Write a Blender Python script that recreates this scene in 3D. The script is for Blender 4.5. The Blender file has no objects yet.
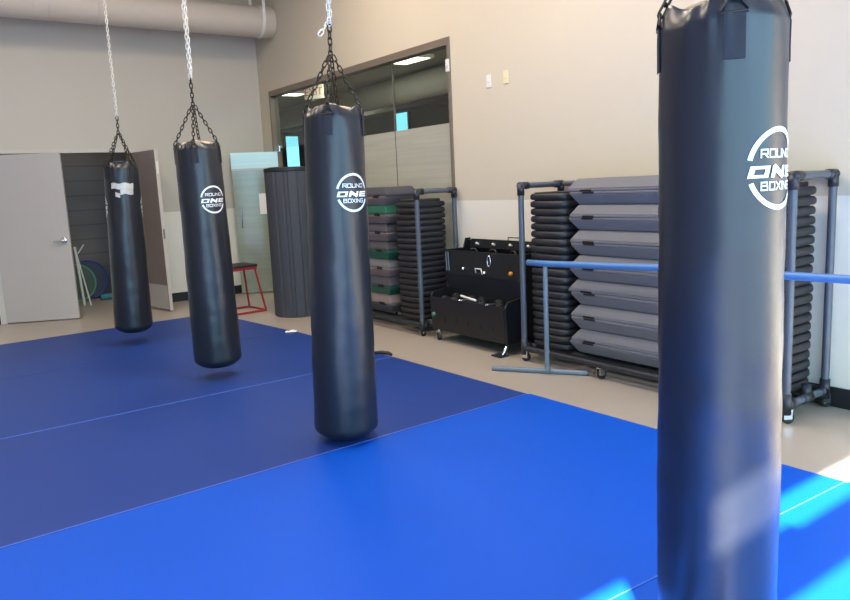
import bpy, bmesh, math, random
from math import sin, cos, pi, radians as R, atan2, sqrt
from mathutils import Vector, Matrix, noise
random.seed(7)
S = bpy.context.scene
C = S.collection

# ------------------------------------------------------------------ materials
def newmat(name):
    m = bpy.data.materials.new(name); m.use_nodes = True
    nt = m.node_tree; p = nt.nodes['Principled BSDF']
    return m, nt, p
def lin(c):
    return tuple((x / 12.92 if x <= .04045 else ((x + .055) / 1.055) ** 2.4) for x in [v / 255 for v in c]) + (1,)
def mat(name, rgb, rough=.5, metal=0., var=.06, scale=6., bump=0., bscale=40., spec=.5, stretch=(1, 1, 1), coat=0.):
    m, nt, p = newmat(name)
    p.inputs['Roughness'].default_value = rough
    p.inputs['Metallic'].default_value = metal
    p.inputs['Specular IOR Level'].default_value = spec
    p.inputs['Coat Weight'].default_value = coat
    tc = nt.nodes.new('ShaderNodeTexCoord'); mp = nt.nodes.new('ShaderNodeMapping')
    mp.inputs['Scale'].default_value = stretch
    nt.links.new(tc.outputs['Object'], mp.inputs['Vector'])
    n = nt.nodes.new('ShaderNodeTexNoise'); n.inputs['Scale'].default_value = scale; n.inputs['Detail'].default_value = 4
    nt.links.new(mp.outputs[0], n.inputs['Vector'])
    r = nt.nodes.new('ShaderNodeMapRange'); r.inputs[3].default_value = 1 - var; r.inputs[4].default_value = 1 + var
    nt.links.new(n.outputs['Fac'], r.inputs[0])
    mx = nt.nodes.new('ShaderNodeMix'); mx.data_type = 'RGBA'; mx.blend_type = 'MULTIPLY'; mx.inputs[0].default_value = 1
    mx.inputs[6].default_value = lin(rgb)
    nt.links.new(r.outputs[0], mx.inputs[7])
    nt.links.new(mx.outputs[2], p.inputs['Base Color'])
    if bump:
        n2 = nt.nodes.new('ShaderNodeTexNoise'); n2.inputs['Scale'].default_value = bscale; n2.inputs['Detail'].default_value = 5
        nt.links.new(mp.outputs[0], n2.inputs['Vector'])
        b = nt.nodes.new('ShaderNodeBump'); b.inputs['Strength'].default_value = bump; b.inputs['Distance'].default_value = .01
        nt.links.new(n2.outputs['Fac'], b.inputs['Height']); nt.links.new(b.outputs[0], p.inputs['Normal'])
    return m
def emis(name, rgb, k):
    m, nt, p = newmat(name)
    p.inputs['Base Color'].default_value = lin(rgb); p.inputs['Emission Color'].default_value = lin(rgb)
    p.inputs['Emission Strength'].default_value = k
    return m
def wall_mat(name, up, low, zsplit):
    m, nt, p = newmat(name); p.inputs['Roughness'].default_value = .62
    g = nt.nodes.new('ShaderNodeNewGeometry'); s = nt.nodes.new('ShaderNodeSeparateXYZ')
    nt.links.new(g.outputs['Position'], s.inputs[0])
    c = nt.nodes.new('ShaderNodeMath'); c.operation = 'GREATER_THAN'; c.inputs[1].default_value = zsplit
    nt.links.new(s.outputs['Z'], c.inputs[0])
    mx = nt.nodes.new('ShaderNodeMix'); mx.data_type = 'RGBA'
    mx.inputs[6].default_value = lin(low); mx.inputs[7].default_value = lin(up)
    nt.links.new(c.outputs[0], mx.inputs[0])
    n = nt.nodes.new('ShaderNodeTexNoise'); n.inputs['Scale'].default_value = 1.3; n.inputs['Detail'].default_value = 6
    nt.links.new(g.outputs['Position'], n.inputs['Vector'])
    r = nt.nodes.new('ShaderNodeMapRange'); r.inputs[3].default_value = .96; r.inputs[4].default_value = 1.03
    nt.links.new(n.outputs['Fac'], r.inputs[0])
    m2 = nt.nodes.new('ShaderNodeMix'); m2.data_type = 'RGBA'; m2.blend_type = 'MULTIPLY'; m2.inputs[0].default_value = 1
    nt.links.new(mx.outputs[2], m2.inputs[6]); nt.links.new(r.outputs[0], m2.inputs[7])
    nt.links.new(m2.outputs[2], p.inputs['Base Color'])
    return m
def glass_mat(name, tint, refl=.12, rough=0.):
    m, nt, p = newmat(name); nt.nodes.remove(p)
    out = nt.nodes['Material Output']
    t = nt.nodes.new('ShaderNodeBsdfTransparent'); t.inputs[0].default_value = tint
    g = nt.nodes.new('ShaderNodeBsdfGlossy'); g.inputs['Roughness'].default_value = rough
    f = nt.nodes.new('ShaderNodeFresnel'); ge = nt.nodes.new('ShaderNodeNewGeometry')
    mr = nt.nodes.new('ShaderNodeMapRange'); mr.inputs[3].default_value = 1.45; mr.inputs[4].default_value = 1 / 1.45   # same reflectance leaving the pane as entering it
    nt.links.new(ge.outputs['Backfacing'], mr.inputs[0]); nt.links.new(mr.outputs[0], f.inputs[0])
    mx = nt.nodes.new('ShaderNodeMixShader')
    nt.links.new(f.outputs[0], mx.inputs[0]); nt.links.new(t.outputs[0], mx.inputs[1]); nt.links.new(g.outputs[0], mx.inputs[2])
    nt.links.new(mx.outputs[0], out.inputs[0])
    return m
def frost_mat(name, rgb, clear=.25, streak=True):
    # sandblasted glass: diffuse + translucent + a little see-through, fine level streaks
    m, nt, p = newmat(name); nt.nodes.remove(p); out = nt.nodes['Material Output']
    tc = nt.nodes.new('ShaderNodeTexCoord'); mp = nt.nodes.new('ShaderNodeMapping'); mp.inputs['Scale'].default_value = (.6, .6, 14)
    nt.links.new(tc.outputs['Object'], mp.inputs[0])
    n = nt.nodes.new('ShaderNodeTexNoise'); n.inputs['Scale'].default_value = 1.6; n.inputs['Detail'].default_value = 5
    nt.links.new(mp.outputs[0], n.inputs['Vector'])
    cr = nt.nodes.new('ShaderNodeMapRange'); cr.inputs[3].default_value = .78; cr.inputs[4].default_value = 1.12
    nt.links.new(n.outputs['Fac'], cr.inputs[0])
    mu = nt.nodes.new('ShaderNodeMix'); mu.data_type = 'RGBA'; mu.blend_type = 'MULTIPLY'; mu.inputs[0].default_value = 1
    mu.inputs[6].default_value = lin(rgb); nt.links.new(cr.outputs[0], mu.inputs[7])
    d = nt.nodes.new('ShaderNodeBsdfDiffuse'); nt.links.new(mu.outputs[2], d.inputs[0])
    tr = nt.nodes.new('ShaderNodeBsdfTranslucent'); nt.links.new(mu.outputs[2], tr.inputs[0])
    a = nt.nodes.new('ShaderNodeMixShader'); a.inputs[0].default_value = .35
    nt.links.new(d.outputs[0], a.inputs[1]); nt.links.new(tr.outputs[0], a.inputs[2])
    g = nt.nodes.new('ShaderNodeBsdfGlossy'); g.inputs['Roughness'].default_value = .12
    b = nt.nodes.new('ShaderNodeMixShader'); b.inputs[0].default_value = .07
    nt.links.new(a.outputs[0], b.inputs[1]); nt.links.new(g.outputs[0], b.inputs[2])
    t = nt.nodes.new('ShaderNodeBsdfTransparent')
    e = nt.nodes.new('ShaderNodeMixShader'); e.inputs[0].default_value = clear
    nt.links.new(b.outputs[0], e.inputs[1]); nt.links.new(t.outputs[0], e.inputs[2])
    nt.links.new(e.outputs[0], out.inputs[0])
    return m
def plank_mat(name, rgb, groove, pitch):
    m, nt, p = newmat(name); p.inputs['Roughness'].default_value = .6
    g = nt.nodes.new('ShaderNodeNewGeometry'); s = nt.nodes.new('ShaderNodeSeparateXYZ'); nt.links.new(g.outputs['Position'], s.inputs[0])
    dv = nt.nodes.new('ShaderNodeMath'); dv.operation = 'DIVIDE'; dv.inputs[1].default_value = pitch; nt.links.new(s.outputs['Z'], dv.inputs[0])
    fr = nt.nodes.new('ShaderNodeMath'); fr.operation = 'FRACT'; nt.links.new(dv.outputs[0], fr.inputs[0])
    c = nt.nodes.new('ShaderNodeMath'); c.operation = 'GREATER_THAN'; c.inputs[1].default_value = .08; nt.links.new(fr.outputs[0], c.inputs[0])
    mx = nt.nodes.new('ShaderNodeMix'); mx.data_type = 'RGBA'; mx.inputs[6].default_value = lin(groove); mx.inputs[7].default_value = lin(rgb)
    nt.links.new(c.outputs[0], mx.inputs[0]); nt.links.new(mx.outputs[2], p.inputs['Base Color'])
    return m

M = {}
M['floor'] = mat('concrete_floor', (168, 157, 145), .32, var=.05, scale=2.5, bump=.02, bscale=15)
M['wall_b'] = wall_mat('painted_wall_back', (194, 186, 172), (226, 222, 210), 1.265)
M['wall_r'] = wall_mat('painted_wall_right', (203, 192, 171), (228, 222, 207), 1.31)
M['plain'] = mat('plain_paint', (190, 182, 172), .7, var=.03)
M['ceil'] = mat('ceiling_paint', (200, 196, 190), .8, var=.03)
M['base'] = mat('rubber_skirting', (26, 27, 30), .5)
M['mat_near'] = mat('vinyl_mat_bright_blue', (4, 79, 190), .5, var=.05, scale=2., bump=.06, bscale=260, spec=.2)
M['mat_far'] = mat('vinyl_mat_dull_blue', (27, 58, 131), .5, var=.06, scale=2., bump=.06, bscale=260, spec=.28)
M['tape'] = mat('mat_edge_glint', (74, 104, 194), .5)  # painted glint: pale colour for light caught along the mat edges
def bag_vinyl():
    m = mat('black_bag_vinyl', (30, 33, 39), .34, var=.12, scale=5, bump=.32, bscale=6, spec=.55, stretch=(1, 1, 1.6))
    return m
M['bag'] = bag_vinyl()
M['web'] = mat('black_webbing', (30, 31, 36), .75, var=.1, bump=.2, bscale=300)
M['lid'] = mat('tan_filler_cloth', (196, 172, 140), .8, var=.15, scale=20)
M['white_print'] = mat('white_print', (236, 236, 236), .45)
M['dark_steel'] = mat('dark_chain_steel', (58, 52, 46), .4, metal=.7)
M['zinc'] = mat('zinc_chain_steel', (222, 218, 208), .38, metal=.55)
M['chrome'] = mat('chrome', (220, 222, 225), .16, metal=1)
M['silver_tape'] = mat('silver_tape', (196, 194, 186), .45, metal=.2, var=.2, scale=30, bump=.4, bscale=60)
M['pvc'] = mat('grey_plastic_pipe', (78, 84, 94), .4)
M['pvc_dark'] = mat('black_pipe_fitting', (38, 40, 46), .45)
M['rubber'] = mat('black_rubber', (24, 25, 27), .6)
M['riser'] = mat('black_step_block', (34, 34, 38), .5, var=.1, bump=.1, bscale=200)
M['st_grey'] = mat('grey_step_plastic', (104, 104, 108), .5, var=.08, bump=.1, bscale=200)
M['st_dark'] = mat('charcoal_step_plastic', (70, 69, 75), .5, var=.1, bump=.1, bscale=200)
M['st_taupe'] = mat('taupe_step_plastic', (118, 106, 105), .5, var=.08, bump=.1, bscale=200)
M['st_green'] = mat('green_step_plastic', (28, 88, 72), .5, var=.08, bump=.1, bscale=200)
M['st_top'] = mat('step_tread_rubber', (92, 92, 98), .8, var=.1, bump=.5, bscale=120)
M['slot'] = mat('slot_black', (12, 12, 14), .7)
M['cart'] = mat('black_powder_coat', (15, 17, 22), .45, var=.1)
M['barre'] = mat('blue_bar_paint', (74, 122, 176), .4)
M['steel_paint'] = mat('grey_painted_steel', (104, 116, 128), .4)
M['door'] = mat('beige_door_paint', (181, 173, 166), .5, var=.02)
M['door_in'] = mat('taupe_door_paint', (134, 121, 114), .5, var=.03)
M['kick'] = mat('kick_plate', (190, 186, 180), .4)
M['frame'] = mat('door_frame_paint', (196, 188, 178), .5)
M['alu'] = mat('bronze_aluminium', (128, 116, 102), .4, metal=.3)
M['closet'] = plank_mat('dark_slat_wall', (104, 99, 97), (86, 82, 80), .22)
M['closet_floor'] = mat('storage_floor', (110, 100, 94), .5)
M['glass'] = glass_mat('clear_glass', (.86, .92, .89, 1))
M['pane'] = glass_mat('window_glass', (.97, .985, 1, 1))
M['frost'] = frost_mat('frosted_glass', (206, 205, 190), .12)
M['frost_door'] = frost_mat('greenish_frosted_glass', (180, 190, 170), .2)
M['frost_top'] = frost_mat('reflection_tint_glass', (228, 252, 246), .06)  # bright window reflection at the door top, put into the glass colour
M['rollmat'] = mat('charcoal_foam_mat', (60, 62, 68), .7, var=.06)
M['red'] = mat('red_steel_paint', (158, 36, 42), .4)
M['stool_top'] = mat('black_tread', (34, 32, 34), .7, bump=.4, bscale=150)
M['paper'] = mat('white_paper', (235, 235, 232), .7)
M['duct'] = mat('painted_duct', (206, 194, 178), .5, var=.04)
M['hoop_blue'] = mat('blue_hoop', (38, 58, 140), .35)
M['hoop_green'] = mat('green_hoop', (76, 150, 108), .35)
M['disc_blue'] = mat('dark_blue_mesh', (66, 74, 92), .8)
M['disc_green'] = mat('dark_green_mesh', (76, 92, 84), .8)
M['teal'] = mat('teal_foam', (60, 120, 130), .6)
M['white_pl'] = mat('white_plastic', (224, 222, 214), .45)
M['ivory'] = mat('ivory_plastic', (226, 214, 176), .45)
M['orange'] = mat('orange_rubber', (206, 130, 48), .5)
M['green_ball'] = mat('green_rubber', (70, 110, 92), .5)
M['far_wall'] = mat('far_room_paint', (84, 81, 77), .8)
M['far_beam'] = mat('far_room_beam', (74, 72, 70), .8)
M['far_duct'] = mat('far_room_duct', (186, 182, 170), .55)
M['far_light'] = emis('far_room_lamp', (255, 250, 232), 3.2)
M['far_win'] = emis('far_room_daylight', (130, 218, 236), 1.1)
M['sign'] = mat('sign_face', (222, 214, 196), .5)
M['sign_red'] = mat('sign_red', (168, 84, 70), .5)

# ------------------------------------------------------------------ mesh helpers
class MB:
    def __init__(s): s.bm = bmesh.new()
    def box(s, x0, x1, y0, y1, z0, z1, mtx=None):
        vs = [s.bm.verts.new(Vector((x, y, z)) if mtx is None else mtx @ Vector((x, y, z))) for x in (x0, x1) for y in (y0, y1) for z in (z0, z1)]
        for f in ((0, 1, 3, 2), (4, 6, 7, 5), (0, 4, 5, 1), (2, 3, 7, 6), (0, 2, 6, 4), (1, 5, 7, 3)):
            s.bm.faces.new([vs[i] for i in f])
        return s
    def hexa(s, pts):   # eight points: bottom ring of 4, top ring of 4
        vs = [s.bm.verts.new(p) for p in pts]
        for f in ((3, 2, 1, 0), (4, 5, 6, 7), (0, 1, 5, 4), (1, 2, 6, 5), (2, 3, 7, 6), (3, 0, 4, 7)):
            s.bm.faces.new([vs[i] for i in f])
        return s
    def tube(s, pts, r, n=12, closed=False, cap=True):
        pts = [Vector(p) for p in pts]; N = len(pts); rings = []
        rr = r if isinstance(r, (list, tuple)) else [r] * N
        up = None
        for i, p in enumerate(pts):
            a = pts[(i - 1) % N] if (closed or i > 0) else p
            b = pts[(i + 1) % N] if (closed or i < N - 1) else p
            t = (b - a).normalized()
            if up is None:
                up = Vector((0, 0, 1)) if abs(t.z) < .9 else Vector((1, 0, 0))
            u = (up - t * up.dot(t)).normalized(); up = u; v = t.cross(u)
            rings.append([s.bm.verts.new(p + (u * cos(2 * pi * k / n) + v * sin(2 * pi * k / n)) * rr[i]) for k in range(n)])
        for i in range(N if closed else N - 1):
            A, B = rings[i], rings[(i + 1) % N]
            for k in range(n):
                s.bm.faces.new((A[k], A[(k + 1) % n], B[(k + 1) % n], B[k]))
        if cap and not closed:
            s.bm.faces.new(rings[0][::-1]); s.bm.faces.new(rings[-1])
        return s
    def lathe(s, prof, n=32, c=(0, 0, 0), axis='z'):
        c = Vector(c); rings = []
        def pt(r, h, a):
            if axis == 'z': return c + Vector((r * cos(a), r * sin(a), h))
            if axis == 'y': return c + Vector((r * sin(a), h, r * cos(a)))
            return c + Vector((h, r * cos(a), r * sin(a)))
        for r, h in prof:
            rings.append([s.bm.verts.new(pt(r, h, 2 * pi * k / n)) for k in range(n)])
        for A, B in zip(rings, rings[1:]):
            for k in range(n): s.bm.faces.new((A[k], A[(k + 1) % n], B[(k + 1) % n], B[k]))
        if prof[0][0] > 1e-6: s.bm.faces.new(rings[0][::-1])
        if prof[-1][0] > 1e-6: s.bm.faces.new(rings[-1])
        return s
    def ball(s, c, r, n=16):
        return s.lathe([(max(1e-7, r * sin(pi * i / 10)), -r * cos(pi * i / 10)) for i in range(11)], n, c)
    def prism(s, poly, h0, h1, axis='z'):
        def P(u, v, h):
            return (u, v, h) if axis == 'z' else ((u, h, v) if axis == 'y' else (h, u, v))
        A = [s.bm.verts.new(P(u, v, h0)) for u, v in poly]; B = [s.bm.verts.new(P(u, v, h1)) for u, v in poly]
        n = len(poly)
        s.bm.faces.new(A[::-1]); s.bm.faces.new(B)
        for k in range(n): s.bm.faces.new((A[k], A[(k + 1) % n], B[(k + 1) % n], B[k]))
        return s
    def link(s, a, b, rot, w, r, nseg=12):
        # one chain link: a stadium loop from a to b
        a = Vector(a); b = Vector(b); t = (b - a).normalized()
        u = Vector((1, 0, 0)) if abs(t.x) < .8 else Vector((0, 1, 0))
        u = (u - t * u.dot(t)).normalized(); v = t.cross(u); d = u * cos(rot) + v * sin(rot)
        L = (b - a).length; m = (a + b) / 2; h = L / 2 - w / 2
        pts = []
        for k in range(nseg):
            ang = 2 * pi * k / nseg
            x = cos(ang) * w / 2; y = sin(ang) * w / 2 + (h if sin(ang) > 0 else -h)
            pts.append(m + d * x + t * y)
        return s.tube(pts, r, 6, closed=True)
    def chain(s, a, b, pitch, w, r, phase=0.):
        a = Vector(a); b = Vector(b); L = (b - a).length; n = max(1, round(L / pitch)); t = (b - a) / n
        e = t.normalized() * r * 1.0
        for i in range(n):
            s.link(a + t * i - e, a + t * (i + 1) + e, (i % 2) * pi / 2 + phase, w, r)
        return s
    def build(s, name, m, parent=None, smooth=False, bevel=0., loc=None, fix=True):
        if fix: bmesh.ops.recalc_face_normals(s.bm, faces=s.bm.faces)
        me = bpy.data.meshes.new(name); s.bm.to_mesh(me); s.bm.free()
        if smooth:
            for p in me.polygons: p.use_smooth = True
        me.materials.append(m)
        o = bpy.data.objects.new(name, me); C.objects.link(o)
        if parent: o.parent = parent
        if loc: o.location = loc
        if bevel:
            b = o.modifiers.new('bevel', 'BEVEL'); b.width = bevel; b.segments = 2; b.limit_method = 'ANGLE'
        if smooth:
            try:
                md = o.modifiers.new('wn', 'WEIGHTED_NORMAL'); md.keep_sharp = True
            except Exception: pass
        return o
def sharp_smooth(o, ang=40):
    o.data.set_sharp_from_angle(angle=R(ang))
def thing(name, label, cat, loc=(0, 0, 0), rz=0., group=None):
    o = bpy.data.objects.new(name, None); C.objects.link(o); o.empty_display_size = .1
    o.location = loc; o.rotation_euler = (0, 0, rz)
    tag(o, label, cat, group); return o
def tag(o, label, cat, group=None, kind=None):
    o['label'] = label; o['category'] = cat
    if group: o['group'] = group
    if kind: o['kind'] = kind
    return o
def struct(o, label=None, cat=None):
    o['kind'] = 'structure'
    if label: o['label'] = label
    if cat: o['category'] = cat
    return o
def box_obj(name, m, x0, x1, y0, y1, z0, z1, parent=None, bevel=0.):
    return MB().box(x0, x1, y0, y1, z0, z1).build(name, m, parent, bevel=bevel)
def clone(root, loc=None):
    def cp(o, par):
        c = o.copy(); C.objects.link(c)
        if par: c.parent = par; c.matrix_parent_inverse = o.matrix_parent_inverse.copy()
        for ch in list(o.children): cp(ch, c)
        return c
    r = cp(root, None)
    if loc: r.location = loc
    return r

# ------------------------------------------------------------------ camera (eye 1.5 m above the floor, X along the back wall, Y along the long wall)
cam = bpy.data.cameras.new('camera'); co = bpy.data.objects.new('camera', cam); C.objects.link(co)
Rm = Matrix(((0.80773, 0.13003, -0.57502), (-0.58770, 0.10111, -0.80273), (-0.04624, 0.98634, 0.15809)))
d1 = Vector((1025, 165, -730)).normalized(); d2 = Vector((-535, 92, -730)); d2 = (d2 - d1 * d2.dot(d1)).normalized(); d3 = d1.cross(d2)
Rm = Matrix((d1, d2, d3))
co.matrix_world = Matrix.Translation((0, 0, 1.5)) @ Rm.to_4x4()
cam.sensor_width = 36; cam.lens = 730 / 850 * 36; cam.clip_start = .02
S.camera = co

# ------------------------------------------------------------------ room shell
WX, WY, FY, LX, CZ = 4.62, 10.4, -2.0, -4.2, 4.6
struct(box_obj('floor', M['floor'], LX - .1, 11.2, FY - .15, 20.1, -.12, 0))
struct(box_obj('ceiling', M['ceil'], LX - .1, WX + .12, FY - .15, WY + .12, CZ, CZ + .1))
DX0, DX1, DZ = 1.0, 2.66, 2.09
b = MB()
b.box(LX, DX0, WY, WY + .12, 0, CZ); b.box(DX1, WX + .12, WY, WY + .12, 0, CZ); b.box(DX0, DX1, WY, WY + .12, DZ, CZ)
struct(b.build('wall_back', M['wall_b']))
WY0, WY1, WZ = 5.83, 10.06, 2.90
b = MB()
b.box(WX, WX + .12, FY, WY0, 0, CZ); b.box(WX, WX + .12, WY1, WY, 0, CZ); b.box(WX, WX + .12, WY0, WY1, WZ, CZ)
struct(b.build('wall_right', M['wall_r']))
struct(box_obj('wall_left', M['plain'], LX - .12, LX, FY, WY, 0, CZ))
# front wall behind the camera: full-height glazing
fw = MB()
fw.box(LX, WX + .12, FY - .12, FY, 0, .08); fw.box(LX, WX + .12, FY - .12, FY, 4.07, CZ)
fw.box(LX, -4.0, FY - .12, FY, .08, 4.07); fw.box(4.45, WX + .12, FY - .12, FY, .08, 4.07)
struct(fw.build('wall_front', M['plain']))
hm = (.04, .045, .04, .04, .04)
mull = (-4.0, -.975, 1.05, 2.8, 4.45)
for i in range(4):
    x0, x1 = mull[i] + hm[i], mull[i + 1] - hm[i + 1]
    f = MB()
    f.box(mull[i] - hm[i] if i else mull[i], x0, FY - .1, FY - .02, .08, 4.07)
    if i == 3: f.box(x1, mull[4], FY - .1, FY - .02, .08, 4.07)
    f.box(x0, x1, FY - .1, FY - .02, 3.56, 3.755); f.box(x0, x1, FY - .1, FY - .02, .08, .14)
    if i == 1: f.box(x0, -.06, FY - .08, FY - .05, 3.80, 3.83)  # unseen part-width bar, added to cast a thin shadow line across the sun strip
    fo = struct(f.build('window_%d' % (i + 2), M['alu']))
    p = MB(); p.box(x0, x1, FY - .065, FY - .055, .14, 3.56).box(x0, x1, FY - .045, FY - .035, 3.755, 4.07)
    p.build('pane', M['pane'], fo)
# skirtings
def skirt(name, boxes):
    s = MB()
    for q in boxes: s.box(*q)
    struct(s.build(name, M['base']))
skirt('baseboard_back', [(LX, DX0 - .07, WY - .014, WY, 0, .125), (DX1 + .07, WX, WY - .014, WY, 0, .125)])
skirt('baseboard_right', [(WX - .014, WX, FY, WY0 - .05, 0, .125), (WX - .014, WX, WY1 + .04, WY - .014, 0, .125)])
skirt('baseboard_left', [(LX, LX + .014, FY, WY, 0, .125)])
# back doorway trim
t = MB(); t.box(DX0 - .06, DX0, WY - .02, WY + .13, 0, DZ + .05).box(DX1, DX1 + .06, WY - .02, WY + .13, 0, DZ + .05).box(DX0, DX1, WY - .02, WY + .13, DZ, DZ + .05)
struct(t.build('trim_1', M['frame']))
# storage room beyond
CY = 12.1
b = MB(); b.box(.2, 4.4, CY, CY + .1, 0, 2.7).box(.1, .2, WY + .12, CY + .1, 0, 2.7).box(4.4, 4.5, WY + .12, CY + .1, 0, 2.7)
struct(b.build('wall_storage', M['closet']))
struct(box_obj('ceiling_storage', M['closet'], .1, 4.5, WY + .12, CY + .1, 2.7, 2.8))

# ------------------------------------------------------------------ double door leaves
def leaf(nm, hinge, ang, width, face, m, handle_far, plate=False, hsurf=1):
    root = struct(bpy.data.objects.new(nm, None)); C.objects.link(root)
    root.location = (hinge[0], hinge[1], 0); root.rotation_euler = (0, 0, ang)
    box_obj('leaf', m, 0, width, -.022, .022, .012, DZ - .018, root, bevel=.002)
    return root
ang1 = atan2(10.03 - WY, 1.76 - DX0)
d_left = leaf('door_1', (DX0 + .005, WY - .02), ang1, .85, None, M['door'], True)
d_left['label'] = 'beige left leaf of the double door, standing slightly open with a lever handle'; d_left['category'] = 'door'
h = MB(); hx = .78; hz = 1.0
h.lathe([(.001, -.036), (.036, -.036), (.04, -.026), (.038, -.0225)], 20, (hx, 0, hz), 'y')
h.tube([(hx, -.03, hz), (hx, -.07, hz), (hx - .02, -.075, hz), (hx - .115, -.072, hz - .004)], .011, 10)
h.ball((hx, -.07, hz), .018, 12)
h.build('door_handle', M['chrome'], d_left, smooth=True)
ang2 = atan2(9.612 - WY, 2.793 - DX1 + .0) 
d_right = leaf('door_2', (DX1 - .005, WY - .025), ang2, .82, None, M['door_in'], True)
d_right['label'] = 'taupe right leaf of the double door, swung wide open into the room'; d_right['category'] = 'door'
# pale edge of the leaf, hinge-side hardware and kick plate on the face seen from the room
box_obj('leaf_edge', M['frame'], .8202, .8225, -.0225, .0225, .012, DZ - .018, d_right)
k = MB(); k.box(.03, .80, -.0245, -.0222, .03, .34); k.build('kick_plate', M['kick'], d_right)
k = MB(); k.box(.823, .828, -.01, .01, .95, 1.07); k.build('latch_plate', M['alu'], d_right)
k = MB(); k.box(.823, .83, -.014, .014, 1.77, 1.93); k.build('strike_box', M['white_pl'], d_right)

# ------------------------------------------------------------------ glazed partition in the right wall
GX = WX + .05
win = struct(bpy.data.objects.new('window_1', None)); C.objects.link(win); win.location = (0, 0, 0)
f = MB(); fx0, fx1 = WX - .012, WX + .11
f.box(fx0, fx1, WY0, WY0 + .045, 0, WZ - .075); f.box(fx0, fx1, WY1 - .05, WY1, 0, WZ - .075); f.box(fx0, fx1, WY0, WY1, WZ - .075, WZ)
f.build('window_frame', M['alu'], win, bevel=.003)
MB().box(GX - .006, GX + .006, WY0 + .045, 6.92, 2.09, WZ - .07).build('clear_pane', M['glass'], win)
MB().box(GX - .006, GX + .006, 6.93, 8.9, 2.09, WZ - .07).build('clear_pane', M['glass'], win)
MB().box(GX - .006, GX + .006, 8.91, WY1 - .05, 2.09, WZ - .07).build('clear_pane', M['glass'], win)
MB().box(GX - .006, GX + .006, WY0 + .045, 6.92, .02, 2.085).build('frosted_pane', M['frost'], win)
MB().box(GX - .006, GX + .006, 6.93, 8.9, .02, 2.085).build('frosted_pane', M['frost'], win)
MB().box(GX - .012, GX + .012, 6.921, 6.929, .02, WZ - .07).build('glass_joint', M['alu'], win)
MB().box(GX - .02, GX + .02, 9.92, 10.01, 2.045, 2.13).build('pivot_fitting', M['chrome'], win, bevel=.006)
# open glass door
gd = struct(bpy.data.objects.new('door_3', None)); C.objects.link(gd); gd.location = (WX + .03, 10.0, 0); gd.rotation_euler = (0, 0, atan2(10.26 - 10.0, 4.02 - 4.65))
gd['label'] = 'frosted glass door standing open against the back wall'; gd['category'] = 'door'
gw = .665
MB().box(0, gw, -.006, .006, .015, 1.80).build('frosted_pane', M['frost_door'], gd, bevel=.001)
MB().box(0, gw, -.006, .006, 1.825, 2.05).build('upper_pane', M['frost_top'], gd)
MB().box(0, gw, -.007, .007, 1.80, 1.825).build('rail', M['frame'], gd)
hb = MB(); hy = .035
for sgn in (1, -1):
    hb.tube([(gw - .09, 0, 1.28), (gw - .09, sgn * hy, 1.28), (gw - .09, sgn * hy, .98), (gw - .09, 0, .98)], .01, 8)
hb.build('door_handle', M['chrome'], gd, smooth=True)
MB().box(.2, .31, .0075, .0095, 1.16, 1.46).build('notice', M['paper'], gd)

# far room seen through the clear glass
b = MB(); b.box(10.9, 11.0, 4.5, 20, 0, 3.6).box(WX + .12, 11, 19.9, 20, 0, 3.6).box(WX + .12, 11, 4.4, 4.5, 0, 3.6)
struct(b.build('wall_corridor', M['far_wall']))
b = MB(); b.box(WX + .12, 11, 4.4, 20, 3.5, 3.6); struct(b.build('ceiling_corridor', M['far_duct']))
b = MB(); b.box(WX + .122, WX + .2, WY + .12, 20, 0, 3.5); struct(b.build('wall_corridor_side', M['far_wall']))
tag(MB().box(9.3, 9.8, 4.52, 19.88, 3.12, 3.48).build('ceiling_beam', M['far_beam']), 'dark ceiling beam in the room beyond the partition glass', 'beam')
tag(MB().tube([(7.6, 4.55, 3.24), (7.75, 7.5, 3.24), (8.1, 12, 3.24), (8.3, 19.8, 3.24)], .24, 28).build('round_duct', M['far_duct'], smooth=True), 'pale round duct under the ceiling beyond the partition glass', 'duct')
def panel_light(x0, x1, y0, y1, z, lab):
    t = thing('ceiling_light', lab, 'light', ((x0 + x1) / 2, (y0 + y1) / 2, z))
    hx, hy = (x1 - x0) / 2, (y1 - y0) / 2
    f = MB(); f.box(-hx, hx, -hy, -hy + .03, -.05, 0).box(-hx, hx, hy - .03, hy, -.05, 0).box(-hx, -hx + .03, -hy + .03, hy - .03, -.05, 0).box(hx - .03, hx, -hy + .03, hy - .03, -.05, 0)
    f.build('frame', M['white_pl'], t); MB().box(-hx + .03, hx - .03, -hy + .03, hy - .03, -.045, -.02).build('diffuser', M['far_light'], t)
panel_light(6.08, 6.6, 8.7, 9.4, 3.32, 'bright rectangular ceiling light high behind the clear glass by the window post')
panel_light(6.28, 6.68, 12.8, 13.25, 3.32, 'small bright ceiling light behind the far left corner of the clear glass')
sg = thing('exit_sign', 'pale exit sign with red letters hanging behind the clear glass', 'sign', (6.38, 12.0, 3.07), R(-62))
MB().box(-.2, .2, -.02, .02, 0, .24).build('sign_box', M['sign'], sg, bevel=.004)

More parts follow.
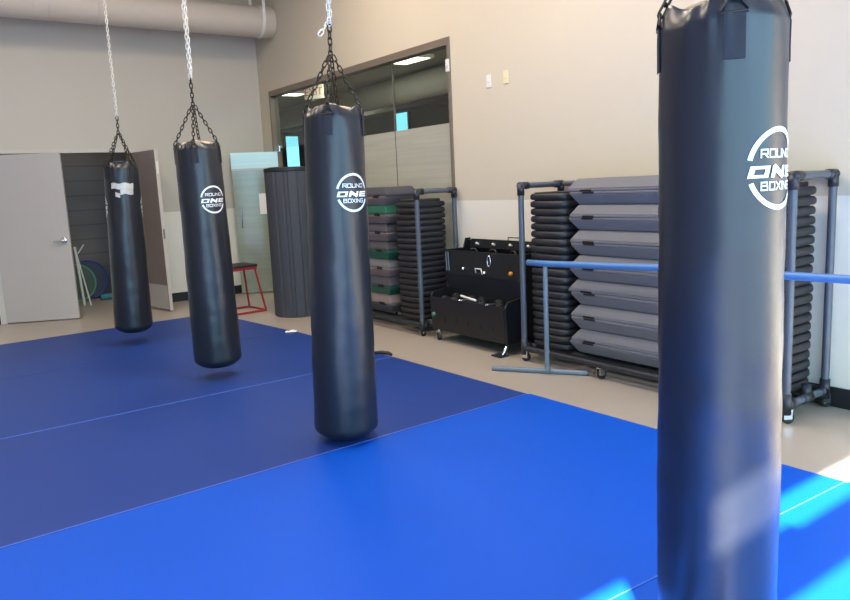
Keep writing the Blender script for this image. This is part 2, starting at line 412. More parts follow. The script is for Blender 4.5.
def text_mesh(txt, size, ext):
    cu = bpy.data.curves.new('t', 'FONT'); cu.body = txt; cu.size = size; cu.extrude = ext; cu.align_x = 'CENTER'; cu.align_y = 'CENTER'
    o = bpy.data.objects.new('t', cu); C.objects.link(o)
    dg = bpy.context.evaluated_depsgraph_get(); me = bpy.data.meshes.new_from_object(o.evaluated_get(dg))
    bpy.data.objects.remove(o); return me
me = text_mesh('EXIT', .19, .003); me.materials.append(M['sign_red'])
so = bpy.data.objects.new('lettering', me); C.objects.link(so); so.parent = sg; so.location = (0, -.024, .12); so.rotation_euler = (R(90), 0, 0)
for x in (-.15, .15): MB().tube([(x, 0, .24), (x, 0, .43)], .008, 8).build('hanger', M['alu'], sg)
for lx, ly, hw, z0, z1, rz_, lab in ((10.88, 15.78, .27, 2.78, 3.3, 0, 'small bright blue window far behind the clear glass, right of the middle bag'),
                                     (9.72, 19.88, .2, 1.75, 3.02, R(90), 'tall bright blue window far behind the doorway of the open glass door')):
    w_ = thing('far_window', lab, 'window', (lx, ly, z0), rz_)
    MB().box(-.03, 0.015, -hw, hw, 0, z1 - z0).build('glowing_pane', M['far_win'], w_)
    MB().box(-.05, .01, -hw - .05, -hw, -.05, z1 - z0 + .05).box(-.05, .01, hw, hw + .05, -.05, z1 - z0 + .05).box(-.05, .01, -hw, hw, -.05, 0).box(-.05, .01, -hw, hw, z1 - z0, z1 - z0 + .05).build('casing', M['far_beam'], w_)

# ------------------------------------------------------------------ duct along the back wall
dt = thing('air_duct', 'beige round duct running along the top of the back wall', 'duct', (0, 9.8, 3.79))
MB().tube([(LX + .01, 0, 0), (WX - .02, 0, 0)], .205, 36).build('duct_tube', M['duct'], dt, smooth=True)
for x in (1.62, 1.78):
    MB().tube([(x - .012, 0, 0), (x + .012, 0, 0)], .211, 36).build('seam_band', M['duct'], dt)
for x in (2.33, 4.42):
    g = MB(); g.tube([(x - .02, 0, 0), (x + .02, 0, 0)], .213, 36); g.box(x - .02, x + .02, -.222, -.214, -.02, CZ - 3.79).box(x - .02, x + .02, .214, .222, -.02, CZ - 3.79)
    g.build('hanger_strap', M['white_pl'] if x > 4 else M['duct'], dt)

# wall plates
for (y, z, m, lab) in ((5.27, 2.40, 'white_pl', 'white switch plate on the wall right of the partition window, the left one'), (5.035, 2.405, 'ivory', 'ivory blank plate on the wall, right of the white switch plate')):
    t = thing('switch_plate', lab, 'switch', (WX, y, z - .058))
    MB().box(-.008, 0, -.032, .032, 0, .116).build('cover', M[m], t, bevel=.003)
    MB().box(-.016, -.007, -.007, .007, .046, .07).build('toggle', M[m], t, bevel=.002)
t = thing('wall_sensor', 'small white sensor on the wall at the upper corner of the partition window', 'sensor', (WX, 5.865, 2.57))
MB().box(-.02, 0, -.028, .028, 0, .12).build('housing', M['white_pl'], t, bevel=.006)
MB().box(-.023, -.019, -.014, .014, .03, .06).build('lens', M['frame'], t)

# ------------------------------------------------------------------ floor mats
TH = .025
def floor_mat(n0, n1, f0, f1, xn, xf, m, lab, tape):
    # near edge runs n0 (left) -> n1 (right end, X = xn); far edge f0 -> f1 (X = xf)
    t = thing('floor_mat', lab, 'mat', (0, 0, .0), group='roll-out gym mats')
    xl = LX + .4; g = .0015
    b = MB(); b.hexa([(xl, n0 + g, 0), (xn, n1 + g, 0), (xf, f1 - g, 0), (xl, f0 - g, 0), (xl, n0 + g, TH), (xn, n1 + g, TH), (xf, f1 - g, TH), (xl, f0 - g, TH)])
    b.build('mat_sheet', m, t, bevel=.004)
    if tape:
        b = MB(); a, c = .004, .004 + tape
        b.hexa([(xl, n0 + a, TH - .001), (xn - .004, n1 + a, TH - .001), (xn - .004, n1 + c, TH - .001), (xl, n0 + c, TH - .001), (xl, n0 + a, TH + .001), (xn - .004, n1 + a, TH + .001), (xn - .004, n1 + c, TH + .001), (xl, n0 + c, TH + .001)])
        b.build('edge_glint', M['tape'], t)  # pale strip paints the reflection along the seam
    return t
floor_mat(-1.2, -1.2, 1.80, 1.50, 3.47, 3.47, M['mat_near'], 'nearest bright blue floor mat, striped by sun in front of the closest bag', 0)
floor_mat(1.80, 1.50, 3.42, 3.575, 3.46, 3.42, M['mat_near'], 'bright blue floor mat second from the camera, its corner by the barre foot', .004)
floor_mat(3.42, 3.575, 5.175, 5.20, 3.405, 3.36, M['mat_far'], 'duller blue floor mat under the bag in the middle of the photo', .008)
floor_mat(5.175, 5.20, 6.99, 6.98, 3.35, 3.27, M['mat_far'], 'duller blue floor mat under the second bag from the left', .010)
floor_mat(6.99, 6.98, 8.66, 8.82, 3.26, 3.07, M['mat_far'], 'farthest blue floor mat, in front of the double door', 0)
t = tag(MB().tube([(3.31, 5.42, .03), (3.35, 5.37, .036), (3.39, 5.33, .03), (3.42, 5.31, .012)], [.016, .018, .018, .012], 8).build('mat_strap', M['rubber'], smooth=True), 'short black strap end at the mat edge beside the middle bag', 'strap')
ps = MB()
nx, ny = 7, 5
vs = [[ps.bm.verts.new((.02 * i - .06 + .004 * random.random(), .022 * j - .044 + .005 * random.random(), .004 + .022 * random.random() * (1 if 0 < i < 6 and 0 < j < 4 else .2))) for j in range(ny)] for i in range(nx)]
for i in range(nx - 1):
    for j in range(ny - 1): ps.bm.faces.new((vs[i][j], vs[i + 1][j], vs[i + 1][j + 1], vs[i][j + 1]))
p_ = ps.build('crumpled_paper', M['paper'], loc=(3.22, 6.93, TH)); p_.modifiers.new('s', 'SOLIDIFY').thickness = .002; p_.rotation_euler = (0, 0, -.5)
tag(p_, 'crumpled scrap of white paper on the mat in front of the rolled mat', 'paper')

# ------------------------------------------------------------------ heavy bags
def stroke(poly, th, flat=1.):
    """polyline -> list of quads (each 4 (u,v) points), square mitred corners"""
    q = []
    for (a, b_) in zip(poly, poly[1:]):
        dx, dy = b_[0] - a[0], b_[1] - a[1]; L = sqrt(dx * dx + dy * dy); dx, dy = dx / L, dy / L
        lv = abs(dy) < .3; t_ = th * flat if lv else th; ex = (th if lv else th * flat) / 2
        ax, ay = a[0] - dx * ex, a[1] - dy * ex; bx, by = b_[0] + dx * ex, b_[1] + dy * ex
        nx, ny = -dy * t_ / 2, dx * t_ / 2
        q.append([(ax + nx, ay + ny), (ax - nx, ay - ny), (bx - nx, by - ny), (bx + nx, by + ny)])
    return q
GL = {'R': [[(0, 0), (0, 1), (1, 1), (1, .45), (.15, .45)], [(.5, .45), (1, 0)]], 'O': [[(0, 0), (0, 1), (1, 1), (1, 0), (0, 0)]], 'U': [[(0, 1), (0, 0), (1, 0), (1, 1)]],
      'N': [[(0, 0), (0, 1), (1, 0), (1, 1)]], 'D': [[(0, 0), (0, 1), (.8, 1), (1, .8), (1, .2), (.8, 0), (0, 0)]], 'B': [[(0, 0), (0, 1), (.95, 1), (.95, .55), (0, .55)], [(.95, .5), (1, .5), (1, 0), (0, 0)]],
      'X': [[(0, 0), (1, 1)], [(0, 1), (1, 0)]], 'I': [[(0, 0), (0, 1)]], 'G': [[(1, 1), (0, 1), (0, 0), (1, 0), (1, .5), (.5, .5)]], 'E': [[(1, 1), (0, 1), (0, 0), (1, 0)], [(0, .5), (.9, .5)]]}
def word(txt, w, h, u0, v0, th, gap, shear=0., flat=1.):
    ws = [(.0 if c == 'I' else 1.) for c in txt]; unit = (w - gap * (len(txt) - 1)) / sum(ws)
    q = []; x = 0
    for c, k in zip(txt, ws):
        for pl in GL[c]:
            pts = [(u0 - w / 2 + x + p[0] * unit, v0 - h / 2 + p[1] * h) for p in pl]
            for qd in stroke(pts, th, flat): q.append([(u + shear * (v - v0), v) for u, v in qd])
        x += k * unit + gap
    return q
def logo_quads():
    q = []
    q += word('ROUND', .152, .0215, .002, .043, .0042, .0085)
    q += word('ONE', .205, .0250, .0, -.0085, .0165, .0270, .3, .52)
    q += word('BOXING', .148, .0215, .002, -.049, .0042, .0085)
    r0, r1 = .104, .1185
    for a0, a1 in ((13, 167), (201, 339)):
        n = 36
        for i in range(n):
            a, b_ = R(a0 + (a1 - a0) * i / n), R(a0 + (a1 - a0) * (i + 1) / n)
            q.append([(r1 * cos(a), r1 * sin(a)), (r0 * cos(a), r0 * sin(a)), (r0 * cos(b_), r0 * sin(b_)), (r1 * cos(b_), r1 * sin(b_))])
    return q
LOGO = [[(u * .89, v * .89) for u, v in qd] for qd in logo_quads()]

def heavy_bag(bot, top, rb, rt, seed, strap0, logos, label, tapep=False, conv=.28, twin=True, dent=1., tail=.2, lid='lid'):
    bot = Vector(bot); top = Vector(top); L = (top - bot).length
    root = thing('heavy_bag', label, 'punching bag', bot, group='hanging heavy bags')
    root.rotation_mode = 'QUATERNION'; root.rotation_quaternion = Vector((0, 0, 1)).rotation_difference(top - bot)
    def rad(th, z):
        t = z / L; r = rb + (rt - rb) * t
        zb = z
        if zb < .07: r *= (1 - (1 - zb / .07) ** 2.2 * .42) if zb > 0 else .58
        d = L - z
        r += dent * .0035 * noise.noise(Vector((cos(th) * 1.6 + seed, sin(th) * 1.6, z * 3.2))) + dent * .0025 * noise.noise(Vector((cos(th) * 1.2 - seed, sin(th) * 1.2, z * 11)))
        r -= .004 * math.exp(-d / .10) * (1 + cos(4 * (th - strap0) + pi)) * .8
        r += .0048 * math.exp(-d / .075) * sin(15 * th + seed + 3 * cos(3 * th))
        if d < .06: r *= 1 - ((.06 - d) / .06) ** 1.6 * .15
        return r
    n = 96; zs = [0, .003, .01, .02, .032, .046, .06, .075] + [.075 + (L - .165) * i / 70 for i in range(1, 71)] + [L - .09 + .09 * i / 12 for i in range(1, 13)]
    b = MB(); rings = []
    for z in zs:
        ring = []
        for k in range(n):
            th = 2 * pi * k / n; d = L - z
            zz = z + (.015 * cos(4 * (th - strap0)) + .005 * noise.noise(Vector((cos(th) * 4, sin(th) * 4, seed)))) * max(0, 1 - d / .06)
            r = rad(th, z); ring.append(b.bm.verts.new((r * cos(th), r * sin(th), zz)))
        rings.append(ring)
    for fr, dz in ((.93, -.006), (.86, -.03)):   # fold over the rim and down inside
        ring = []
        for k in range(n):
            th = 2 * pi * k / n; r = rad(th, L) * fr
            ring.append(b.bm.verts.new((r * cos(th), r * sin(th), L + dz + .015 * cos(4 * (th - strap0)))))
        rings.append(ring)
    for A, B in zip(rings, rings[1:]):
        for k in range(n): b.bm.faces.new((A[k], A[(k + 1) % n], B[(k + 1) % n], B[k]))
    b.bm.faces.new(rings[0][::-1]); b.bm.faces.new(rings[-1])
    o = b.build('bag_body', M['bag'], root, smooth=True)
    # loose cloth lid puffing out of the mouth
    l = MB(); R0 = rt * .76
    l.lathe([(R0, L - .045), (R0 * .96, L - .014), (R0 * .8, L + .002), (R0 * .5, L + .010), (R0 * .2, L + .014), (.002, L + .014)], 32)
    for v in l.bm.verts:
        v.co.z += .008 * noise.noise(v.co * 14 + Vector((seed, 0, 0)))
    l.build('mouth_cover', M[lid], root, smooth=True)
    # straps, rings and the four chains
    cz = L + conv
    for q in range(4):
        a = strap0 + q * pi / 2; w = .052; m_ = 8; z1 = L - .042; z0 = L - .158
        s = MB(); g = []
        for j in range(9):
            z = z0 + (z1 - z0) * j / 8; row = []
            for i in range(m_ + 1):
                th = a + (i / m_ - .5) * w / rt
                r = max(rad(th, z), rad(a, z)) + .0012
                row.append((s.bm.verts.new((r * cos(th), r * sin(th), z)), s.bm.verts.new(((r + .003) * cos(th), (r + .003) * sin(th), z))))
            g.append(row)
        for j in range(8):
            for i in range(m_):
                for k in (0, 1): s.bm.faces.new((g[j][i][k], g[j][i + 1][k], g[j + 1][i + 1][k], g[j + 1][i][k]))
        for j in range(8):
            for i in (0, m_): s.bm.faces.new((g[j][i][0], g[j][i][1], g[j + 1][i][1], g[j + 1][i][0]))
        for i in range(m_):
            for j in (0, 8): s.bm.faces.new((g[j][i][0], g[j][i + 1][0], g[j][i + 1][1], g[j][i][1]))
        st = s.build('strap', M['web'], root, smooth=True); sharp_smooth(st)
        er = Vector((cos(a), sin(a), 0)); et = Vector((-sin(a), cos(a), 0)); rr = rad(a, L - .045) + .004
        P0 = er * rr + Vector((0, 0, L - .046))
        apex = er * (rr - .004) + Vector((0, 0, L - .006))
        MB().tube([P0 + et * .032, P0 + et * .034 + Vector((0, 0, .006)), apex + et * .008, apex - et * .008, P0 - et * .034 + Vector((0, 0, .006)), P0 - et * .032], .0038, 8, closed=True).build('d_ring', M['dark_steel'], st, smooth=True)
        MB().chain(apex - Vector((0, 0, .006)), Vector((er.x * .012, er.y * .012, cz)), .034, .02, .0038, phase=q).build('hanging_chain', M['dark_steel'], root, smooth=True)
    MB().chain((0, 0, cz - .01), (0, 0, cz + tail), .036, .022, .0045).build('swivel_chain', M['dark_steel'], root, smooth=True)
    for a0, zc in logos:
        bm = MB()
        for qd in LOGO:
            # split each quad along its longer side so that it follows the curve
            (p0, p1, p2, p3) = [Vector((u, v)) for u, v in qd]
            nu = max(1, int(abs((p3 - p0).x) / .008) + 1)
            prev = None
            for i in range(nu + 1):
                A, B = p0.lerp(p3, i / nu), p1.lerp(p2, i / nu); cur = []
                for P in (A, B):
                    th = a0 + P.x / ((rb + rt) / 2); z = zc + P.y; r = rad(th, z) + .0022
                    cur.append(bm.bm.verts.new((r * cos(th), r * sin(th), z)))
                if prev: bm.bm.faces.new((prev[0], prev[1], cur[1], cur[0]))
                prev = cur
        # normals outward
        for f in bm.bm.faces:
            f.normal_update(); c = f.calc_center_median()
            if f.normal.x * c.x + f.normal.y * c.y < 0: f.normal_flip()
        bm.build('printed_logo', M['white_print'], root, fix=False)
    if tapep:
        a = tapep; bm = MB()
        for (u0, u1, v0, v1) in ((-.105, .11, .065, .12), (-.02, .105, .012, .064), (-.068, -.024, -.012, .03)):
            nn = 12; rows = []
            for i in range(nn + 1):
                row = []
                for j in range(5):
                    u = u0 + (u1 - u0) * i / nn; v = v0 + (v1 - v0) * j / 4 + .006 * sin(u * 60)
                    th = a + u / .17; z = L - .32 + v; r = rad(th, z) + .004 + .0015 * noise.noise(Vector((u * 60, v * 60, 3)))
                    row.append(bm.bm.verts.new((r * cos(th), r * sin(th), z)))
                rows.append(row)
            for i in range(nn):
                for j in range(4): bm.bm.faces.new((rows[i][j], rows[i + 1][j], rows[i + 1][j + 1], rows[i][j + 1]))
        tp = bm.build('tape_patch', M['silver_tape'], root, smooth=True); tp['label'] = 'silver tape patch'
    return root, bot + (top - bot).normalized() * (cz * 1 + tail), cz + tail
def hang_chain(p, label, strands, tail=False, topz=CZ):
    p = Vector(p)
    hc = thing('support_chain', label, 'chain', (p.x, p.y, p.z), group='silver ceiling chains')
    Lz = topz - p.z
    if strands == 1: MB().chain((0, 0, 0), (0, 0, Lz - .05), .036, .021, .0042).build('chain_strand', M['zinc'], hc, smooth=True)
    else:
        MB().chain((0, 0, 0), (-.010, .004, Lz - .05), .036, .021, .0042).build('chain_strand', M['zinc'], hc, smooth=True)
        MB().chain((0.014, .014, .012), (.016, -.008, Lz - .05), .036, .021, .0042, .8).build('chain_strand', M['zinc'], hc, smooth=True)
        if tail: MB().chain((0.004, .006, .02), (-.05, .03, -.05), .036, .021, .0042, .4).build('chain_tail', M['zinc'], hc, smooth=True)
    MB().lathe([(.04, Lz - .012), (.04, Lz - .001), (.001, Lz)], 20).tube([(0, 0, Lz - .012), (0, 0, Lz - .055)], .006, 8).build('ceiling_anchor', M['dark_steel'], hc)
    return hc
def face(x, y): return atan2(-y, -x)
B1 = ((1.846, 7.68, .148), (1.886, 7.652, 1.835)); B2 = ((1.989, 5.686, .12), (1.977, 5.684, 1.886)); B3 = ((2.02, 3.68, .048), (2.058, 3.664, 1.934)); B4 = ((1.856, 1.158, .065), (1.849, 1.167, 1.925))
f1, f2, f3, f4 = [face(b_[0][0], b_[0][1]) for b_ in (B1, B2, B3, B4)]
_, e1, z1 = heavy_bag(*B1, .182, .162, 1.3, f1 + R(35), [(f1 + R(97), 1.26), (f1 - R(97), 1.26)], 'black heavy bag with a silver tape patch, hanging in front of the double door', tapep=f1 + R(-2), tail=.16, lid='bag')
_, e2, z2 = heavy_bag(*B2, .188, .168, 4.7, f2 + R(-8), [(f2 + R(29), 1.33), (f2 + R(200), 1.345)], 'black heavy bag with round white logo, second from the left between door and glass door', tail=.2)
_, e3, z3 = heavy_bag(*B3, .189, .163, 9.2, f3 + R(-12), [(f3 + R(33), 1.42), (f3 + R(205), 1.40)], 'black heavy bag with round white logo in the middle, covering part of the green steps', tail=.16)
_, e4, z4 = heavy_bag(*B4, .1685, .1605, 13.5, f4 + R(10), [(f4 + R(58), 1.43), (f4 + R(240), 1.33)], 'largest and nearest black heavy bag, at the right with sunlight on its lower part', dent=.8)
hang_chain(e1, 'thin silver chain carrying the bag in front of the double door', 1)
hang_chain(e2, 'doubled silver chain carrying the second bag from the left', 2)
hang_chain(e3, 'silver chain above the middle bag, seen only at the top edge of the photo', 2, True)

# ------------------------------------------------------------------ step platforms, risers, racks
PIT = .0945
def make_platform(m):
    o = thing('step_platform', '', 'step')
    Lh, Wh, h, s, e = .54, .205, .0925, .036, .062
    b = MB(); b.hexa([(-Wh, -Lh, 0), (Wh, -Lh, 0), (Wh, Lh, 0), (-Wh, Lh, 0), (-Wh, -Lh, .02), (Wh, -Lh, .02), (Wh, Lh, .02), (-Wh, Lh, .02)])
    b.hexa([(-Wh, -Lh, .02), (Wh, -Lh, .02), (Wh, Lh, .02), (-Wh, Lh, .02), (-Wh + s, -Lh + e, h), (Wh - s, -Lh + e, h), (Wh - s, Lh - e, h), (-Wh + s, Lh - e, h)])
    b.build('platform_body', m, o, bevel=.006)
    MB().box(-Wh + s + .012, Wh - s - .012, -Lh + e + .012, Lh - e - .012, h - .002, h + .0015).build('tread', M['st_top'], o)
    for y in (.36, -.36):
        MB().box(-Wh - .0015, -Wh + .05, y - .055, y + .055, .0003, .0155).build('grip_slot', M['slot'], o, bevel=.002)
    return o
def rounded_sq(hw, n=40, p=5.):
    pts = []
    for k in range(n):
        a = 2 * pi * k / n; c, s = cos(a), sin(a)
        r = hw / ((abs(c) ** p + abs(s) ** p) ** (1 / p)); pts.append((r * c, r * s))
    return pts
def make_riser():
    o = thing('step_riser', '', 'step riser')
    b = MB(); rings = []
    prof = [(.190, 0), (.198, .002), (.204, .010), (.206, .024), (.204, .038), (.198, .0475), (.190, .050)]
    for hw, z in prof: rings.append([b.bm.verts.new((x, y, z)) for x, y in rounded_sq(hw)])
    n = 40
    for A, B in zip(rings, rings[1:]):
        for k in range(n): b.bm.faces.new((A[k], A[(k + 1) % n], B[(k + 1) % n], B[k]))
    b.bm.faces.new(rings[0][::-1]); b.bm.faces.new(rings[-1])
    b.build('riser_block', M['riser'], o, smooth=True)
    MB().prism(rounded_sq(.178), .0495, .0588).build('locating_lip', M['riser'], o)
    return o
ORD = ['topmost', 'second from top', 'third from top', 'fourth from top', 'fifth from top', 'sixth from top', 'seventh from top', 'eighth from top', 'ninth from top', 'tenth from top', 'eleventh from top', 'twelfth from top',
       'thirteenth from top', 'fourteenth from top', 'fifteenth from top', 'sixteenth from top', 'seventeenth from top', 'eighteenth from top', 'nineteenth from top', 'twentieth from top', 'bottommost']
rack_z = .135
PR = {}
def put_platform(key, cname, x, y, i, n, where, grp):
    # i counts from the top; odd ones lie upside down
    if key not in PR: PR[key] = [make_platform(M[key]), False]
    p, used = PR[key]
    o = p if not used else clone(p); PR[key][1] = True
    zb = rack_z + .02 + (n - 1 - i) * PIT
    if i % 2 == 0: o.location = (x, y, zb); o.rotation_euler = (0, 0, random.uniform(-.008, .008))
    else: o.location = (x, y, zb + .0942); o.rotation_euler = (pi, 0, random.uniform(-.008, .008))
    dx = random.uniform(-.004, .004); o.location.x += dx; o.location.y += random.uniform(-.018, .018)
    o['label'] = '%s step platform, %s, %s' % (cname, ORD[i] if i < n - 1 else 'bottommost', where)
    o['group'] = grp
rs = [None]
def riser_stack(x, y, n, where, grp):
    for i in range(n):
        if rs[0] is None: rs[0] = make_riser(); o = rs[0]
        elif i == 0:   # the top one shows its full raised lip
            o = clone(rs[0]); lp = [c for c in o.children if c.name.startswith('locating_lip')][0]
            nl = MB().prism(rounded_sq(.168), .0495, .078).build('locating_lip', M['riser'], o, bevel=.006); bpy.data.objects.remove(lp)
        else: o = clone(rs[0])
        o.location = (x + random.uniform(-.003, .003), y + random.uniform(-.004, .004), rack_z + .006 + (n - 1 - i) * .0592)
        o.rotation_euler = (0, 0, random.uniform(-.01, .01))
        o['label'] = 'black step riser, %s, %s' % (ORD[i] if i < n - 1 else 'bottommost', where); o['group'] = grp

def caster(parent, x, y, ztop, rz=0.3):
    o = MB(); r = .036
    o.tube([(x, y, ztop), (x, y, .088)], .009, 8)
    c, s = cos(rz), sin(rz)
    m = Matrix.Translation((x, y, 0)) @ Matrix.Rotation(rz, 4, 'Z')
    o.box(-.02, .03, -.017, .017, .08, .09, m); o.box(-.02, .03, -.02, -.0165, .03, .09, m); o.box(-.02, .03, .0165, .02, .03, .09, m)
    c_ = o.build('caster', M['chrome'], parent)
    wl = MB(); wl.lathe([(.012, -.014), (r - .004, -.014), (r, -.010), (r, .010), (r - .004, .014), (.012, .014)], 20, (0, 0, 0), 'y')
    for v in wl.bm.verts: v.co = m @ (v.co + Vector((.012, 0, r)))
    wl.build('caster_wheel', M['rubber'], c_)
def step_rack(x0, x1, y0, y1, zt, label):
    t = thing('step_rack', label, 'rack', (x0, y0, 0), group='pipe racks of aerobic steps')
    W, L = x1 - x0, y1 - y0; r = .0235; zb = .108
    for nm, y in (('end_frame', 0), ('end_frame', L)):
        e = MB()
        for x in (0, W): e.tube([(x, y, zb - .02), (x, y, zt)], r, 16)
        e.tube([(0, y, zt), (W, y, zt)], r, 16); e.tube([(0, y, zb), (W, y, zb)], r, 16)
        eo = e.build(nm, M['pvc'], t, smooth=True)
        R2 = r * 1.28
        for x, sx in ((0, 1), (W, -1)):
            MB().tube([(x, y, zt - .075), (x, y, zt + R2 * .55)], R2, 16).tube([(x - sx * R2 * .6, y, zt), (x + sx * .075, y, zt)], R2, 16).build('pipe_elbow', M['pvc_dark'], eo, smooth=True)
            MB().tube([(x, y, zb - .05), (x, y, zb + .075)], R2, 16).tube([(x, y, zb), (x + sx * .07, y, zb)], R2, 16).build('pipe_tee', M['pvc_dark'], eo, smooth=True)
        MB().tube([(W / 2 - .05, y, zb), (W / 2 + .05, y, zb)], R2, 16).tube([(W / 2, y, zb), (W / 2, y, zb + .085)], R2 * .9, 16).build('pipe_tee', M['pvc_dark'], eo, smooth=True)
        for ch in (eo,): sharp_smooth(ch, 50)
    for x in (0, W):
        MB().tube([(x, .03, zb), (x, L - .03, zb)], r, 16).build('base_rail', M['pvc_dark'], t, smooth=True)
    MB().tube([(W + .012, .0, zt), (W + .012, L, zt)], r * .98, 16).build('top_rail', M['pvc'], t, smooth=True)
    for x in (.12, W - .12):
        MB().tube([(x, .02, zb), (x, L - .02, zb)], r * .98, 16).build('shelf_rail', M['pvc_dark'], t, smooth=True)
    for x in (0, W):
        for y in (0, L): caster(t, x, y, zb, rz=random.uniform(-1.2, 1.2))
        caster(t, x, L * .635, zb, rz=random.uniform(-1.2, 1.2))
    return t
RX0, RX1 = 4.105, 4.565; RXC = (RX0 + RX1) / 2 + .005
step_rack(RX0, RX1, 2.135, 4.34, 1.442, 'long pipe rack on casters behind the barre, filled with grey step platforms')
step_rack(RX0, RX1, 5.79, 7.60, 1.42, 'pipe rack on casters beside the black cart, with grey and green step platforms')
RXS = RX0 + .025 + .205
PY2 = 3.315
for i in range(14):
    put_platform('st_grey', 'grey', RXS, PY2, i, 14, 'on the long rack behind the barre', 'grey steps on the long rack')
riser_stack(RXS, 4.108, 21, 'at the left end of the long rack', 'risers at the left end of the long rack')
riser_stack(RXS, 2.388, 21, 'at the right end of the long rack', 'risers at the right end of the long rack')
cols = [('st_dark', 'charcoal'), ('st_taupe', 'taupe'), ('st_green', 'green'), ('st_taupe', 'taupe'), ('st_dark', 'charcoal'), ('st_taupe', 'taupe'), ('st_dark', 'charcoal'), ('st_green', 'green'),
        ('st_grey', 'grey'), ('st_taupe', 'taupe'), ('st_dark', 'charcoal'), ('st_green', 'green'), ('st_taupe', 'taupe'), ('st_dark', 'charcoal')]
for i, (k_, nm) in enumerate(cols):
    put_platform(k_, nm, RXS, 6.92, i, 14, 'on the rack behind the middle bag', 'steps on the rack behind the middle bag')
riser_stack(RXS, 6.06, 20, 'on the rack with green steps', 'risers on the rack with green steps')

# ------------------------------------------------------------------ black equipment cart
ct = thing('equipment_cart', 'black two-tier equipment cart full of weights between the two step racks', 'cart', (4.07, 4.53, 0))
CL = 1.07
# side panels: stepped outline in the X-Z plane
side = [(.02, .10), (.50, .10), (.52, .95), (.46, .95), (.43, .86), (.22, .86), (.20, .66), (.24, .60), (.24, .50), (.03, .47), (.0, .42)]
for y in (0, CL - .02):
    MB().prism(side, y, y + .02, 'y').build('side_panel', M['cart'], ct, bevel=.003)
def pan(name, x0, z0, x1, z1, y0=.02, y1=CL - .02, th=.012):
    dx, dz = x1 - x0, z1 - z0; L = sqrt(dx * dx + dz * dz); nx, nz = -dz / L * th, dx / L * th
    return MB().hexa([(x0, y0, z0), (x1, y0, z1), (x1, y1, z1), (x0, y1, z0), (x0 + nx, y0, z0 + nz), (x1 + nx, y0, z1 + nz), (x1 + nx, y1, z1 + nz), (x0 + nx, y1, z0 + nz)]).build(name, M['cart'], ct, bevel=.002)
fp = pan('front_panel', .03, .11, .004, .43)
for i in range(5):
    y = .17 + i * .17; MB().box(.006, .03, y - .012, y + .012, .20, .30).build('front_slot', M['slot'], fp)
pan('lower_shelf', .03, .30, .24, .33); pan('middle_panel', .24, .32, .21, .66); pan('upper_front', .205, .63, .225, .855)
pan('upper_shelf', .22, .70, .46, .72); pan('back_panel', .50, .11, .50, .93); pan('base_pan', .03, .115, .50, .115)
rg = pan('back_ledge', .455, .86, .47, .945, y1=CL - .10)
pg = MB()
for i in range(4):
    y = .15 + i * .235
for i in range(4):
    y = .15 + i * .235
    MB().tube([(.462, y, .895), (.43, y, .905), (.425, y, .915)], .011, 10).build('hook_peg', M['white_pl'], ct, smooth=True)
MB().tube([(.44, .27, .948), (.44, .27, .975), (.44, .42, .975), (.44, .42, .948)], .005, 8).build('carry_handle', M['cart'], ct)
for x, y in ((.04, CL - .07), (.46, CL - .07), (.46, .07)): caster(ct, x, y, .11, rz=.6)
lg = MB(); lg.tube([(.10, .05, .14), (-.0, .05, .015)], .012, 10); lg.build('front_leg', M['chrome'], ct, smooth=True)
MB().box(-.05, .05, .02, .14, 0, .014).build('foot_plate', M['rubber'], ct, bevel=.003)
for dy in (0, .035): MB().tube([(.192, CL - .03 - dy, .84), (.185, CL - .05 - dy, .66)], .005, 8).build('side_bar', M['steel_paint'], ct)
# what lies in it
def dumbbell(x, y, z, a, s, label):
    t = thing('dumbbell', label, 'dumbbell', (x, y, z), a, group='weights in the black cart')
    MB().tube([(-.05 * s, 0, 0), (.05 * s, 0, 0)], .014, 12).build('grip', M['chrome'], t, smooth=True)
    for sg_ in (-1, 1):
        x0 = sg_ * .05 * s; p = [(.02, -.03 * s), (.036 * s, -.026 * s), (.04 * s, 0), (.036 * s, .026 * s), (.02, .03 * s)]
        hd = MB().lathe(p, 6, (sg_ * .078 * s, 0, 0), 'x'); hd.build('weight_head', M['rubber'], t, bevel=.004)
    return t
xs, ys = 4.07, 4.53
dd = [(.125, .14, 'right end of the lower tier of the black cart'), (.12, .33, 'second from the right in the lower tier of the cart'), (.125, .52, 'third from the right in the lower tier of the cart'),
      (.12, .71, 'fourth from the right in the lower tier of the cart'), (.125, .90, 'left end of the lower tier of the black cart')]
for i, (x, y, wh) in enumerate(dd):
    dumbbell(xs + x, ys + y, .405, .25 * (-1) ** i, 1.12, 'black dumbbell, %s' % wh if i in (0, 4) else 'black dumbbell with chrome grip, %s' % wh)
b_ = MB().tube([(xs + .02, ys + .40, .448), (xs + .06, ys + .66, .462)], .011, 10).build('white_rod', M['white_pl'], smooth=True)
tag(b_, 'short white rod lying across the weights in the lower tier of the cart', 'rod')
def hang(nm, x, y, z, lab, cat, m):
    return tag(MB().tube([(x, y + .022 * cos(a), z + .05 * sin(a)) for a in [2 * pi * k / 16 for k in range(16)]], .006, 8, closed=True).build(nm, M[m], smooth=True), lab, cat)
hang('carabiner', xs + .2, ys + .42, .78, 'chrome carabiner ring hanging on the upper front of the black cart', 'carabiner', 'chrome')
t = thing('cable_handle', 'small white stirrup handle on the front edge of the black cart upper tier', 'handle', (xs + .195, ys + .555, .655))
MB().tube([(0, -.045, 0), (-.01, -.04, .05), (-.01, .04, .05), (0, .045, 0)], .007, 8).build('stirrup', M['white_pl'], t, smooth=True)
MB().tube([(0, -.045, 0), (0, .045, 0)], .011, 10).build('grip', M['rubber'], t, smooth=True)
tag(MB().ball((xs + .185, ys + .12, .69), .021).build('massage_ball', M['orange'], smooth=True), 'small orange ball at the right end of the black cart upper front', 'ball')
